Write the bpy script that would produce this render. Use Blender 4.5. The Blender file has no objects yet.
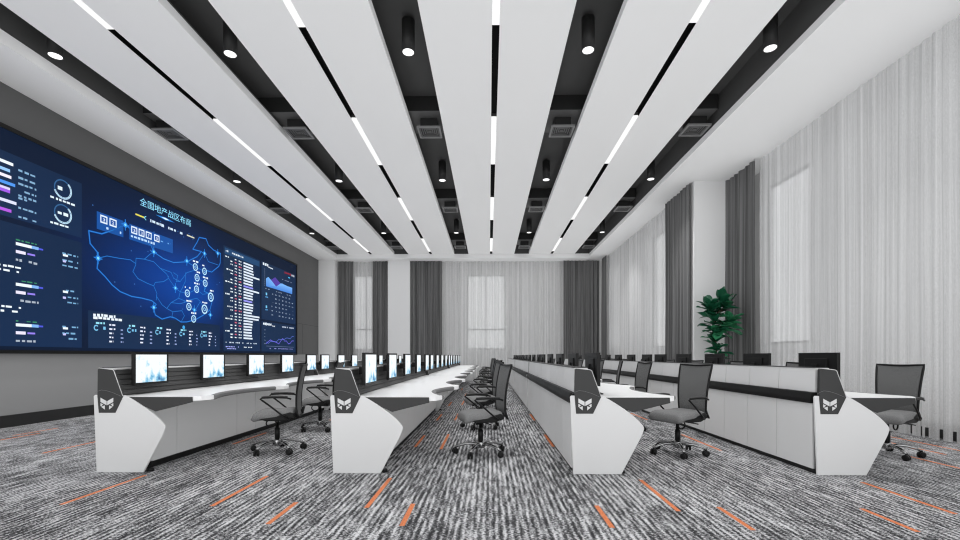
import bpy, bmesh, math, random
from mathutils import Vector, Matrix
random.seed(7)
sc = bpy.context.scene
COL = sc.collection
PI = math.pi
R = math.radians

# ------------------------------------------------------------------ materials
def new_mat(name):
    m = bpy.data.materials.new(name); m.use_nodes = True
    nt = m.node_tree
    return m, nt, nt.nodes['Principled BSDF']

def principled(name, col, rough=0.5, metal=0.0, spec=0.5, bump=None, coat=0.0):
    m, nt, b = new_mat(name)
    c = (col, col, col) if not isinstance(col, tuple) else col
    b.inputs['Base Color'].default_value = (*c, 1)
    b.inputs['Roughness'].default_value = rough
    b.inputs['Metallic'].default_value = metal
    b.inputs['Specular IOR Level'].default_value = spec
    b.inputs['Coat Weight'].default_value = coat
    # faint procedural unevenness in the finish, so no surface is perfectly flat in tone
    tc = nt.nodes.new('ShaderNodeTexCoord'); nz = nt.nodes.new('ShaderNodeTexNoise')
    nz.inputs['Scale'].default_value = bump[0] if bump else 6.0
    nz.inputs['Detail'].default_value = 3
    nt.links.new(tc.outputs['Object'], nz.inputs['Vector'])
    mr = nt.nodes.new('ShaderNodeMapRange')
    mr.inputs['To Min'].default_value = max(0, rough - .04); mr.inputs['To Max'].default_value = min(1, rough + .04)
    nt.links.new(nz.outputs['Fac'], mr.inputs['Value']); nt.links.new(mr.outputs['Result'], b.inputs['Roughness'])
    if bump:
        bp = nt.nodes.new('ShaderNodeBump'); bp.inputs['Strength'].default_value = bump[1]; bp.inputs['Distance'].default_value = .003
        nt.links.new(nz.outputs['Fac'], bp.inputs['Height']); nt.links.new(bp.outputs['Normal'], b.inputs['Normal'])
    return m

def emission(name, col, s):
    m, nt, b = new_mat(name)
    b.inputs['Base Color'].default_value = (.02, .02, .02, 1)
    b.inputs['Emission Color'].default_value = (*col, 1)
    b.inputs['Emission Strength'].default_value = s
    return m

def fabric(name, c1, c2, scale, rough=.9, spec=.2):
    m, nt, b = new_mat(name)
    tc = nt.nodes.new('ShaderNodeTexCoord')
    nz = nt.nodes.new('ShaderNodeTexNoise'); nz.inputs['Scale'].default_value = scale; nz.inputs['Detail'].default_value = 2
    cr = nt.nodes.new('ShaderNodeValToRGB')
    cr.color_ramp.elements[0].position = .35; cr.color_ramp.elements[0].color = (c1, c1, c1, 1)
    cr.color_ramp.elements[1].position = .65; cr.color_ramp.elements[1].color = (c2, c2, c2, 1)
    nt.links.new(tc.outputs['Object'], nz.inputs['Vector']); nt.links.new(nz.outputs['Fac'], cr.inputs['Fac'])
    nt.links.new(cr.outputs['Color'], b.inputs['Base Color'])
    b.inputs['Roughness'].default_value = rough; b.inputs['Specular IOR Level'].default_value = spec
    return m

def carpet():
    m, nt, b = new_mat('striped_carpet')
    N, L = nt.nodes.new, nt.links.new
    tc = N('ShaderNodeTexCoord'); sp = N('ShaderNodeSeparateXYZ'); L(tc.outputs['Object'], sp.inputs[0])
    def math_(op, a, bb=None):
        n = N('ShaderNodeMath'); n.operation = op
        for i, v in enumerate((a, bb)):
            if v is None: continue
            if isinstance(v, (int, float)): n.inputs[i].default_value = v
            else: L(v, n.inputs[i])
        return n.outputs[0]
    X, Y = sp.outputs[0], sp.outputs[1]
    col = math_('FLOOR', math_('DIVIDE', X, .30))
    off = N('ShaderNodeTexWhiteNoise'); off.noise_dimensions = '1D'; L(col, off.inputs['W'])
    row = math_('FLOOR', math_('ADD', math_('DIVIDE', Y, 1.2), off.outputs['Value']))
    cv = N('ShaderNodeCombineXYZ'); L(col, cv.inputs[0]); L(row, cv.inputs[1])
    wn = N('ShaderNodeTexWhiteNoise'); wn.noise_dimensions = '2D'; L(cv.outputs[0], wn.inputs['Vector'])
    seed = math_('MULTIPLY', wn.outputs['Value'], 40)
    # tufted ribs running along the room, each rib broken up lengthwise
    rib = N('ShaderNodeTexNoise'); rib.inputs['Scale'].default_value = 1; rib.inputs['Detail'].default_value = 1.5
    rv = N('ShaderNodeCombineXYZ'); L(math_('MULTIPLY', X, 34), rv.inputs[0]); L(math_('MULTIPLY', Y, 4.5), rv.inputs[1]); L(seed, rv.inputs[2])
    L(rv.outputs[0], rib.inputs['Vector'])
    wave = math_('MULTIPLY', math_('SINE', math_('MULTIPLY', X, 2 * PI / .046)), .13)
    pv = N('ShaderNodeCombineXYZ'); L(math_('MULTIPLY', X, 48), pv.inputs[0]); L(math_('MULTIPLY', Y, 95), pv.inputs[1])
    pile = N('ShaderNodeTexNoise'); pile.inputs['Scale'].default_value = 1; pile.inputs['Detail'].default_value = 2; pile.inputs['Roughness'].default_value = .7
    L(pv.outputs[0], pile.inputs['Vector'])
    bv = N('ShaderNodeCombineXYZ'); L(math_('MULTIPLY', X, 1.1), bv.inputs[0]); L(math_('MULTIPLY', Y, .8), bv.inputs[1])
    big = N('ShaderNodeTexNoise'); big.inputs['Scale'].default_value = 1; L(bv.outputs[0], big.inputs['Vector'])
    s = math_('ADD', math_('ADD', rib.outputs['Fac'], wave), math_('MULTIPLY', math_('SUBTRACT', pile.outputs['Fac'], .5), 2.1))
    s = math_('ADD', s, math_('MULTIPLY', math_('SUBTRACT', big.outputs['Fac'], .5), .22))
    s = math_('ADD', s, math_('MULTIPLY', math_('SUBTRACT', wn.outputs['Value'], .5), .10))
    cr = N('ShaderNodeValToRGB'); e = cr.color_ramp.elements
    e[0].position = .28; e[0].color = (.03, .03, .032, 1)
    e[1].position = .80; e[1].color = (.63, .63, .64, 1)
    k = e.new(.45); k.color = (.095, .095, .10, 1)
    k = e.new(.58); k.color = (.285, .285, .29, 1)
    L(s, cr.inputs['Fac']); L(cr.outputs['Color'], b.inputs['Base Color'])
    b.inputs['Roughness'].default_value = .95; b.inputs['Specular IOR Level'].default_value = .1
    bp = N('ShaderNodeBump'); bp.inputs['Strength'].default_value = .25; bp.inputs['Distance'].default_value = .004
    L(s, bp.inputs['Height']); L(bp.outputs['Normal'], b.inputs['Normal'])
    return m

def sheer(name, trans, val):
    m, nt, b = new_mat(name)
    N, L = nt.nodes.new, nt.links.new
    nt.nodes.remove(b)
    out = [n for n in nt.nodes if n.type == 'OUTPUT_MATERIAL'][0]
    tc = N('ShaderNodeTexCoord')
    mp = N('ShaderNodeMapping'); mp.inputs['Scale'].default_value = (85, 85, 60); L(tc.outputs['Object'], mp.inputs[0])
    nz = N('ShaderNodeTexNoise'); nz.inputs['Scale'].default_value = 1; nz.inputs['Detail'].default_value = 3; nz.inputs['Roughness'].default_value = .75
    L(mp.outputs[0], nz.inputs['Vector'])
    cr = N('ShaderNodeValToRGB'); e = cr.color_ramp.elements
    e[0].position = .30; e[0].color = (val * .62,) * 3 + (1,); e[1].position = .70; e[1].color = (min(1, val * 1.14),) * 3 + (1,)
    # vertical streaks painted in for the light and dark lines of the folds
    mp2 = N('ShaderNodeMapping'); mp2.inputs['Scale'].default_value = (13, 13, .05); L(tc.outputs['Object'], mp2.inputs[0])
    nz2 = N('ShaderNodeTexNoise'); nz2.inputs['Scale'].default_value = 1; nz2.inputs['Detail'].default_value = 4; nz2.inputs['Roughness'].default_value = .7
    L(mp2.outputs[0], nz2.inputs['Vector'])
    mxn = N('ShaderNodeMath'); mxn.operation = 'MULTIPLY_ADD'; mxn.inputs[1].default_value = .55; L(nz.outputs['Fac'], mxn.inputs[0])
    sc2 = N('ShaderNodeMath'); sc2.operation = 'MULTIPLY_ADD'; sc2.inputs[1].default_value = .8; sc2.inputs[2].default_value = -.175; L(nz2.outputs['Fac'], sc2.inputs[0])
    L(sc2.outputs[0], mxn.inputs[2]); L(mxn.outputs[0], cr.inputs['Fac'])
    d = N('ShaderNodeBsdfDiffuse'); t = N('ShaderNodeBsdfTranslucent'); tr = N('ShaderNodeBsdfTransparent')
    L(cr.outputs['Color'], d.inputs['Color']); L(cr.outputs['Color'], t.inputs['Color'])
    m1 = N('ShaderNodeMixShader'); m1.inputs[0].default_value = .32; L(d.outputs[0], m1.inputs[1]); L(t.outputs[0], m1.inputs[2])
    m2 = N('ShaderNodeMixShader'); m2.inputs[0].default_value = trans; L(m1.outputs[0], m2.inputs[1]); L(tr.outputs[0], m2.inputs[2])
    L(m2.outputs[0], out.inputs['Surface'])
    return m

def display_material():
    m, nt, b = new_mat('display_image')
    at = nt.nodes.new('ShaderNodeAttribute'); at.attribute_name = 'Col'
    b.inputs['Base Color'].default_value = (.002, .0025, .004, 1); b.inputs['Roughness'].default_value = .6; b.inputs['Specular IOR Level'].default_value = .12
    nt.links.new(at.outputs['Color'], b.inputs['Emission Color']); b.inputs['Emission Strength'].default_value = 1.0
    return m

def monitor_picture():
    m, nt, b = new_mat('monitor_picture')
    N, L = nt.nodes.new, nt.links.new
    tc = N('ShaderNodeTexCoord'); nz = N('ShaderNodeTexNoise'); nz.inputs['Scale'].default_value = 9; nz.inputs['Detail'].default_value = 5
    L(tc.outputs['Object'], nz.inputs['Vector'])
    sp = N('ShaderNodeSeparateXYZ'); L(tc.outputs['Object'], sp.inputs[0])
    mr = N('ShaderNodeMapRange'); mr.inputs['From Min'].default_value = .02; mr.inputs['From Max'].default_value = .34
    mr.inputs['To Min'].default_value = .10; mr.inputs['To Max'].default_value = -.10; L(sp.outputs[2], mr.inputs['Value'])
    ad = N('ShaderNodeMath'); L(nz.outputs['Fac'], ad.inputs[0]); L(mr.outputs[0], ad.inputs[1])
    cr = N('ShaderNodeValToRGB'); e = cr.color_ramp.elements
    e[0].position = .47; e[0].color = (.93, .97, 1, 1); e[1].position = .72; e[1].color = (.03, .16, .38, 1)
    k = e.new(.54); k.color = (.60, .84, .95, 1)
    k = e.new(.62); k.color = (.20, .53, .78, 1)
    L(ad.outputs[0], cr.inputs['Fac']); L(cr.outputs['Color'], b.inputs['Emission Color'])
    b.inputs['Emission Strength'].default_value = .95; b.inputs['Base Color'].default_value = (.01, .01, .01, 1)
    return m

M = {}
M['carpet'] = carpet()
M['orange'] = fabric('orange_accent_yarn', .4, .6, 90)
_b = M['orange'].node_tree.nodes
for n_ in _b:
    if n_.type == 'VALTORGB':
        n_.color_ramp.elements[0].color = (.50, .14, .055, 1); n_.color_ramp.elements[1].color = (.72, .25, .11, 1)
M['white'] = principled('white_lacquer', .63, .35)
M['worktop'] = principled('white_laminate', .86, .32)
M['ceiling_white'] = principled('white_ceiling_paint', .84, .7, spec=.2)
M['wall_white'] = principled('white_wall_paint', .74, .8, spec=.2)
M['wall_grey'] = principled('grey_wall_panel', .10, .42, spec=.35)
M['wall_grey_light'] = principled('light_grey_wall_panel', .27, .5, spec=.3)
M['black_void'] = principled('black_ceiling_paint', .075, .6, spec=.2)
M['lamp_body'] = principled('black_lamp_body', .02, .5, spec=.3)
M['slit_black'] = principled('black_slit', .006, .7, spec=.1)
M['black'] = principled('black_plastic', .008, .42, spec=.25)
M['char'] = principled('charcoal_metal', .04, .5, spec=.3)
M['slat'] = principled('charcoal_slat', .06, .45, spec=.4)
M['nosing'] = principled('grey_soft_edge', .16, .6)
M['chrome'] = principled('polished_chrome', .42, .2, metal=1)
M['seat'] = fabric('grey_upholstery', .15, .22, 160)
M['mesh'] = fabric('grey_mesh_fabric', .075, .155, 210)
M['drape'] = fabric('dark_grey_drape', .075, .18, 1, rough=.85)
# fold shading put into the drape's colour as lighter and darker vertical streaks
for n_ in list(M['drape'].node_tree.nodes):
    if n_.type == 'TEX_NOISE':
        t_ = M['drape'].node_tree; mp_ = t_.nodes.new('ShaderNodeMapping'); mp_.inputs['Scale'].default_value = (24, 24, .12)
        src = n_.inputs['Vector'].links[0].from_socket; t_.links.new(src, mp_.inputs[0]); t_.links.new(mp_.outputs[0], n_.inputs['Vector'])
M['sheer'] = sheer('white_sheer', .33, .88)
M['skirting'] = principled('black_skirting', .016, .45)
M['lamp'] = emission('lamp_diffuser', (1, 1, 1), 1.3)
M['line'] = emission('line_light_diffuser', (1, 1, 1), .97)
M['frame'] = principled('grey_window_frame', .10, .5)
M['display'] = display_material()
M['picture'] = monitor_picture()
M['louvre_lit_underside'] = principled('dark_grey_louvre_lit_underside', .10, .5)  # louvre grey, also the painted-in lit underside of the beams
M['frame_dark'] = principled('dark_grey_metal_frame', .19, .4)
M['leaf'] = principled('dark_green_leaf', (.008, .085, .04), .38, spec=.5)
M['leaf_light'] = principled('fresh_green_leaf', (.03, .19, .085), .4, spec=.5)
M['bark'] = principled('brown_bark', (.06, .04, .025), .8, bump=(40, .5))
M['soil'] = principled('dark_soil', (.02, .014, .01), .95, bump=(50, .8))
def glass():
    m, nt, b = new_mat('grey_window_glass')
    nt.nodes.remove(b); out = [n for n in nt.nodes if n.type == 'OUTPUT_MATERIAL'][0]
    tr = nt.nodes.new('ShaderNodeBsdfTransparent'); tr.inputs['Color'].default_value = (.7, .7, .7, 1)
    gl = nt.nodes.new('ShaderNodeBsdfGlossy'); gl.inputs['Roughness'].default_value = .05
    mx = nt.nodes.new('ShaderNodeMixShader'); mx.inputs[0].default_value = .06
    nt.links.new(tr.outputs[0], mx.inputs[1]); nt.links.new(gl.outputs[0], mx.inputs[2]); nt.links.new(mx.outputs[0], out.inputs['Surface'])
    return m
M['glass'] = glass()

# ------------------------------------------------------------------ mesh helpers
class MB:
    """collects shapes for ONE mesh object"""
    def __init__(self): self.bm = bmesh.new(); self.smooth = []
    def _fin(self, faces, mi, smooth=False):
        for f in faces: f.material_index = mi; f.smooth = smooth
    def box(self, x0, x1, y0, y1, z0, z1, mi=0, bevel=0, seg=2):
        vs = [self.bm.verts.new((x, y, z)) for x in (x0, x1) for y in (y0, y1) for z in (z0, z1)]
        q = [(0, 1, 3, 2), (4, 6, 7, 5), (0, 4, 5, 1), (2, 3, 7, 6), (0, 2, 6, 4), (1, 5, 7, 3)]
        fs = [self.bm.faces.new([vs[i] for i in f]) for f in q]
        self._fin(fs, mi)
        if bevel:
            es = list({e for f in fs for e in f.edges})
            r = bmesh.ops.bevel(self.bm, geom=es, offset=bevel, segments=seg, profile=.5, affect='EDGES')
            self._fin(r['faces'], mi)
        return self
    def prism(self, poly, axis, a, b, mi=0, bevel=0, seg=2):
        """poly in the two other axes (order x,y,z without axis), extruded from a to b along axis"""
        def v(p, t):
            c = list(p); c.insert(axis, t); return self.bm.verts.new(c)
        A = [v(p, a) for p in poly]; B = [v(p, b) for p in poly]; n = len(poly)
        fs = [self.bm.faces.new(A), self.bm.faces.new(B[::-1])]
        fs += [self.bm.faces.new((A[i], B[i], B[(i + 1) % n], A[(i + 1) % n])) for i in range(n)]
        bmesh.ops.recalc_face_normals(self.bm, faces=fs)
        self._fin(fs, mi)
        if bevel:
            es = list({e for f in fs[:2] for e in f.edges})
            r = bmesh.ops.bevel(self.bm, geom=es, offset=bevel, segments=seg, profile=.5, affect='EDGES')
            self._fin(r['faces'], mi)
        return self
    def cyl(self, p, r0, r1, h, n=24, mi=0, axis=2, caps=True):
        rings = []
        for t, r in ((0, r0), (h, r1)):
            ring = []
            for i in range(n):
                a = 2 * PI * i / n; c = [r * math.cos(a), r * math.sin(a)]; c.insert(axis, t)
                ring.append(self.bm.verts.new(Vector(c) + Vector(p)))
            rings.append(ring)
        A, B = rings
        fs = [self.bm.faces.new((A[i], A[(i + 1) % n], B[(i + 1) % n], B[i])) for i in range(n)]
        self._fin(fs, mi, True)
        cs = []
        if caps: cs = [self.bm.faces.new(A[::-1]), self.bm.faces.new(B)]; self._fin(cs, mi)
        bmesh.ops.recalc_face_normals(self.bm, faces=fs + cs)
        return self
    def tube(self, pts, r, n=8, mi=0, closed=False, flat=1.0):
        pts = [Vector(p) for p in pts]; N = len(pts); rings = []
        up0 = None
        for i, p in enumerate(pts):
            a = pts[i - 1] if (i or closed) else p; b = pts[(i + 1) % N] if (i < N - 1 or closed) else p
            t = (b - a).normalized()
            if up0 is None:
                up0 = Vector((0, 0, 1)) if abs(t.z) < .9 else Vector((0, 1, 0))
            s = t.cross(up0).normalized(); u = s.cross(t).normalized(); up0 = u
            rr = r[i] if isinstance(r, (list, tuple)) else r
            rings.append([self.bm.verts.new(p + s * rr * math.cos(2 * PI * k / n) + u * rr * flat * math.sin(2 * PI * k / n)) for k in range(n)])
        fs = []
        for i in range(N if closed else N - 1):
            A, B = rings[i], rings[(i + 1) % N]
            fs += [self.bm.faces.new((A[k], A[(k + 1) % n], B[(k + 1) % n], B[k])) for k in range(n)]
        if not closed: fs += [self.bm.faces.new(rings[0][::-1]), self.bm.faces.new(rings[-1])]
        bmesh.ops.recalc_face_normals(self.bm, faces=fs)
        self._fin(fs, mi, True); return self
    def grid(self, fn, nu, nv, mi=0, smooth=True, skip=None):
        V = [[self.bm.verts.new(fn(i / nu, j / nv)) for j in range(nv + 1)] for i in range(nu + 1)]
        fs = []
        for i in range(nu):
            for j in range(nv):
                if skip and skip(i, j): continue
                fs.append(self.bm.faces.new((V[i][j], V[i + 1][j], V[i + 1][j + 1], V[i][j + 1])))
        self._fin(fs, mi, smooth); return self
    def lathe(self, prof, c, n=32, mi=0):
        rings = [[self.bm.verts.new((c[0] + r * math.cos(2 * PI * k / n), c[1] + r * math.sin(2 * PI * k / n), c[2] + z)) for k in range(n)] for r, z in prof]
        fs = []
        for A, B in zip(rings, rings[1:]):
            fs += [self.bm.faces.new((A[k], A[(k + 1) % n], B[(k + 1) % n], B[k])) for k in range(n)]
        fs += [self.bm.faces.new(rings[0][::-1]), self.bm.faces.new(rings[-1])]
        bmesh.ops.recalc_face_normals(self.bm, faces=fs)
        self._fin(fs, mi, True); return self
    def move(self, mat): bmesh.ops.transform(self.bm, matrix=mat, verts=self.bm.verts); return self
    def build(self, name, mats, parent=None, loc=None):
        me = bpy.data.meshes.new(name); self.bm.to_mesh(me); self.bm.free()
        for m in (mats if isinstance(mats, (list, tuple)) else [mats]): me.materials.append(M[m] if isinstance(m, str) else m)
        o = bpy.data.objects.new(name, me); COL.objects.link(o)
        if parent: o.parent = parent
        if loc: o.location = loc
        return o

def tag(o, label, cat, group=None, kind=None):
    o['label'] = label; o['category'] = cat
    if group: o['group'] = group
    if kind: o['kind'] = kind
    return o

def thing(name, label, cat, loc=(0, 0, 0), rz=0, group=None):
    o = bpy.data.objects.new(name, None); COL.objects.link(o); o.empty_display_size = .2
    o.location = loc; o.rotation_euler = (0, 0, rz)
    return tag(o, label, cat, group)

KIDS = {}
def kids_index():
    KIDS.clear()
    for o in COL.objects:
        if o.parent: KIDS.setdefault(o.parent.name, []).append(o)
def dup(root, loc, rz, label):
    r = root.copy(); COL.objects.link(r); r.location = loc; r.rotation_euler = (0, 0, rz); r['label'] = label
    for ch in KIDS.get(root.name, []):
        c = ch.copy(); COL.objects.link(c); c.parent = r
        for g in KIDS.get(ch.name, []):
            d = g.copy(); COL.objects.link(d); d.parent = c
    return r

# ------------------------------------------------------------------ dimensions (metres; eye 1.17 above the floor, Y runs down the room)
ZP, ZS, ZB = 5.79, 5.61, 6.31
ZR = 5.67
# underside of white panels, of the border soffit, of the black slab
NEAR = -0.6
YB = 20.66                             # where the ceiling field ends
ORD = ['first', 'second', 'third', 'fourth', 'fifth', 'sixth', 'seventh', 'eighth', 'ninth', 'tenth', 'eleventh', 'twelfth', 'thirteenth', 'fourteenth', 'fifteenth']

# ------------------------------------------------------------------ floor
f = MB(); f.box(-7.95, 6.75, NEAR, 21.7, -.12, 0)
dashes = [(-3.37, 3.54, 4.42), (-2.16, 3.52, 4.41), (-1.54, 3.15, 3.62), (-.945, 3.5, 4.36), (-.60, 3.13, 3.6), (.84, 3.12, 3.58), (1.43, 3.46, 4.33), (1.775, 3.09, 3.56),
          (2.855, 3.08, 3.54), (3.455, 3.43, 4.28), (2.87, 5.69, 6.84), (5.82, 5.3, 6.7), (5.42, 5.5, 6.3), (-.604, 5.72, 6.81), (-.95, 5.85, 6.7), (-3.4, 6.0, 6.9),
          (-6.8, 6.0, 6.8), (-7.0, 6.6, 7.3), (-5.37, 5.4, 6.3), (-.95, 8.28, 9.15), (-.62, 8.3, 9.3), (-.95, 10.7, 11.6), (-.65, 10.9, 12.0), (-.7, 13.2, 14.2), (-.95, 15.6, 16.5),
          (.832, 5.9, 6.8), (.83, 8.3, 9.2), (.25, 20.4, 20.9), (5.0, 8.2, 9.2), (4.9, 4.6, 5.4), (2.9, 8.4, 9.4), (-2.9, 8.2, 9.0), (-2.6, 10.6, 11.6), (2.6, 11, 12), (-6.2, 9.2, 10.1), (-5.6, 12.3, 13.2),
          (-4.6, 3.0, 3.9), (4.7, 3.0, 3.6)]
for x, y0, y1 in dashes:
    f.box(x - .018, x + .018, y0, y1, -.01, .0012, mi=1)
tag(f.build('floor', ['carpet', 'orange']), 'grey striped carpet with short orange accent lines', 'floor', kind='structure')

# ------------------------------------------------------------------ walls
def wall_with_holes(name, axis, t0, t1, a0, a1, holes, label, mat='wall_white', z1=6.5):
    """axis 0: wall normal along X between t0,t1, running a0..a1 in Y; holes = (a, b, z0, z1)"""
    mb = MB(); a = a0
    def seg(p, q, z0, zz):
        if axis == 0: mb.box(t0, t1, p, q, z0, zz)
        else: mb.box(p, q, t0, t1, z0, zz)
    for h in sorted(holes):
        seg(a, h[0], 0, z1); seg(h[0], h[1], 0, h[2]); seg(h[0], h[1], h[3], z1); a = h[1]
    seg(a, a1, 0, z1)
    return tag(mb.build(name, mat), label, 'wall', kind='structure')
wall = MB(); wall.box(-8.1, -7.9, NEAR, 21.0, 0, 6.5)
# thin joints between the grey wall panels
w = tag(wall.build('wall_left', 'wall_grey'), 'dark grey panelled wall carrying the video wall', 'wall', kind='structure')
MB().box(-7.9, -7.885, NEAR, 21.0, .2, 1.235).build('lower_panel', 'wall_grey_light', w)['label'] = 'lighter grey lower wall panel'
j = MB()
for (y0, y1, z0, z1) in [(NEAR, 3.4, 1.2, 1.206), (18.7, 21, 2.52, 2.53), (19.2, 19.208, .15, 2.52), (3.2, 3.208, .15, 5.6)]:
    j.box(-7.9, -7.898, y0, y1, z0, z1)
j.build('panel_joint', 'black', w)
win_b = [(-6.44, -5.52, 1.45, 5.01), (-1.04, .78, 1.48, 5.01)]
wall_with_holes('wall_back', 1, 21.6, 21.8, -8.1, 6.8, win_b, 'white end wall behind curtains')
win_r = [(2.2, 5.9, 1.45, 5.2), (9.58, 11.08, 1.45, 5.2)]  # first opening is an added window, out of view, to let in light
wall_with_holes('wall_right', 0, 6.65, 6.85, NEAR, 12.0, win_r, 'white side wall behind the long sheer curtain')
win_f = [(14.3, 15.7, 1.45, 5.2), (19.4, 20.9, 1.45, 5.2)]
wall_with_holes('wall_right_far', 0, 5.55, 5.75, 12.3, 21.7, win_f, 'white side wall behind the far sheer curtain')
tag(MB().box(5.28, 6.65, 11.83, 12.3, 0, 6.5).build('wall_pier', 'wall_white'), 'white pier between two dark curtains behind the potted plant', 'wall', kind='structure')
tag(MB().box(-7.9, -7.14, 21.0, 21.6, 0, 5.75).build('wall_pilaster', 'wall_white'), 'white pilaster in the corner beside the video wall', 'wall', kind='structure')
tag(MB().box(-4.70, -3.68, 21.1, 21.6, 0, 5.75).build('wall_pilaster', 'wall_white'), 'white pilaster between two dark curtains on the end wall', 'wall', kind='structure')
tag(MB().box(-7.9, -7.87, NEAR, 21.0, 0, .20).build('baseboard_left', 'skirting'), 'black skirting along the grey wall', 'baseboard', kind='structure')
tag(MB().box(6.40, 6.65, NEAR, 11.8, 0, .17).build('baseboard_right', 'skirting'), 'black skirting behind the long sheer curtain', 'baseboard', kind='structure')
def window(n, axis, t, h, label, mull):
    root = thing('window_%d' % n, label, 'window'); root['kind'] = 'structure'
    a, b, z0, z1 = h; fr = MB()
    def bx(mb, p, q, zz0, zz1, d0, d1):
        if axis == 0: mb.box(t + d0, t + d1, p, q, zz0, zz1)
        else: mb.box(p, q, t + d0, t + d1, zz0, zz1)
    w_ = .05
    for p, q, zz0, zz1 in [(a, a + w_, z0, z1), (b - w_, b, z0, z1), (a, b, z0, z0 + w_), (a, b, z1 - w_, z1), (a, b, 2.40, 2.46)][:5 if n < 3 else 4] + [(m_ - .025, m_ + .025, z0, z1) for m_ in mull]:
        bx(fr, p, q, zz0, zz1, .03, .11)
    fr.build('window_frame', 'frame', root)
    g = MB(); bx(g, a, b, z0, z1, .06, .07); g.build('window_pane', 'glass', root)
window(1, 1, 21.6, win_b[0], 'tall narrow window behind the sheer beside the corner pilaster', [-5.85])
window(2, 1, 21.6, win_b[1], 'tall two-light window behind the wide sheer on the end wall', [-.14])
window(3, 0, 6.65, win_r[0], 'added out-of-view window giving light behind the long side sheer', [3.4, 4.7])
window(4, 0, 6.65, win_r[1], 'window behind the long side sheer next to the dark curtain', [])
window(5, 0, 5.55, win_f[0], 'window behind the far side sheer next to the dark curtain', [])
window(6, 0, 5.55, win_f[1], 'window behind the far side sheer close to the end wall', [])

# ------------------------------------------------------------------ ceiling
tag(MB().box(-8.1, 6.85, NEAR, 21.8, ZB, ZB + .15).build('ceiling', 'black_void'), 'black upper ceiling seen through the slots', 'ceiling', kind='structure')
s = MB()
s.box(-7.9, -6.91, NEAR, 21.6, ZS, 5.80); s.box(-6.91, 4.51, YB, 21.6, ZS, 5.80); s.box(4.51, 6.65, NEAR, 21.6, ZR, 5.80)
tag(s.build('ceiling_border', 'ceiling_white'), 'white dropped ceiling border around the slatted field', 'ceiling', kind='structure')
s = MB()
s.box(-6.96, -6.915, NEAR, YB, 5.80, ZB); s.box(4.515, 4.57, NEAR, YB, 5.80, ZB); s.box(-6.96, 4.54, YB + .005, YB + .06, 5.80, ZB)
tag(s.build('ceiling_upstand', 'black_void'), 'black sides of the ceiling void', 'ceiling', kind='structure')
panels = [(-6.39, -4.30, -5.35), (-3.65, -1.57, -2.63), (-.93, 1.14, .095), (1.80, 3.87, 2.825)]
LIT = [(-.2, 1.75), (4.17, 6.37), (8.85, 11.0), (13.35, 15.5), (18.0, 20.16)]
PN = ['the panel beside the video wall', 'the second panel from the video wall', 'the middle panel', 'the panel beside the sheer curtains']
for k, (x0, x1, c) in enumerate(panels):
    p = MB()
    p.box(x0, c - .053, NEAR, YB, ZP, ZP + .13); p.box(c + .053, x1, NEAR, YB, ZP, ZP + .13)
    p.box(c - .053, c + .053, NEAR, YB, ZP + .09, ZP + .13, mi=2); p.box(c - .0535, c - .0525, NEAR, YB, ZP + .004, ZP + .09, mi=2); p.box(c + .0525, c + .0535, NEAR, YB, ZP + .004, ZP + .09, mi=2)
    p.box(x0 + .01, x1 - .01, NEAR, YB - .01, ZP + .13, ZP + .17, mi=1)
    tag(p.build('ceiling_panel', ['ceiling_white', 'black_void', 'slit_black']), 'long white ceiling panel, ' + ['beside the video wall', 'second from the video wall', 'in the middle of the room', 'beside the sheer curtains'][k], 'ceiling panel', 'white ceiling panels', kind='structure')
for yb in (4.0, 9.0, 14.0, 19.0):
    tag(MB().box(-6.91, 4.48, yb, yb + .9, 6.02, ZB).box(-6.91, 4.48, yb, yb + .9, 6.01, 6.02, mi=1).build('ceiling_beam', ['lamp_body', 'louvre_lit_underside']), 'dark beam crossing the ceiling slots', 'ceiling beam', 'dark ceiling beams', kind='structure')  # shaded front and lit underside are painted in by two tones
# line lights: lit lengths of each slit
for k, (x0, x1, c) in enumerate(panels):
    for n_, (y0, y1) in enumerate(LIT):
        if n_ == 0: continue
        t = thing('line_light', 'lit white line light, %s from the front, in %s' % (ORD[n_ - 1], PN[k]), 'ceiling light', (c, (y0 + y1) / 2, ZP), 0, 'line lights in the ceiling panels')
        h = (y1 - y0) / 2
        MB().box(-.051, .051, -h, h, .03, .088).build('housing', 'black_void', t)
        MB().box(-.052, .052, -h, h, .002, .03).build('diffuser', 'line', t)
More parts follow.
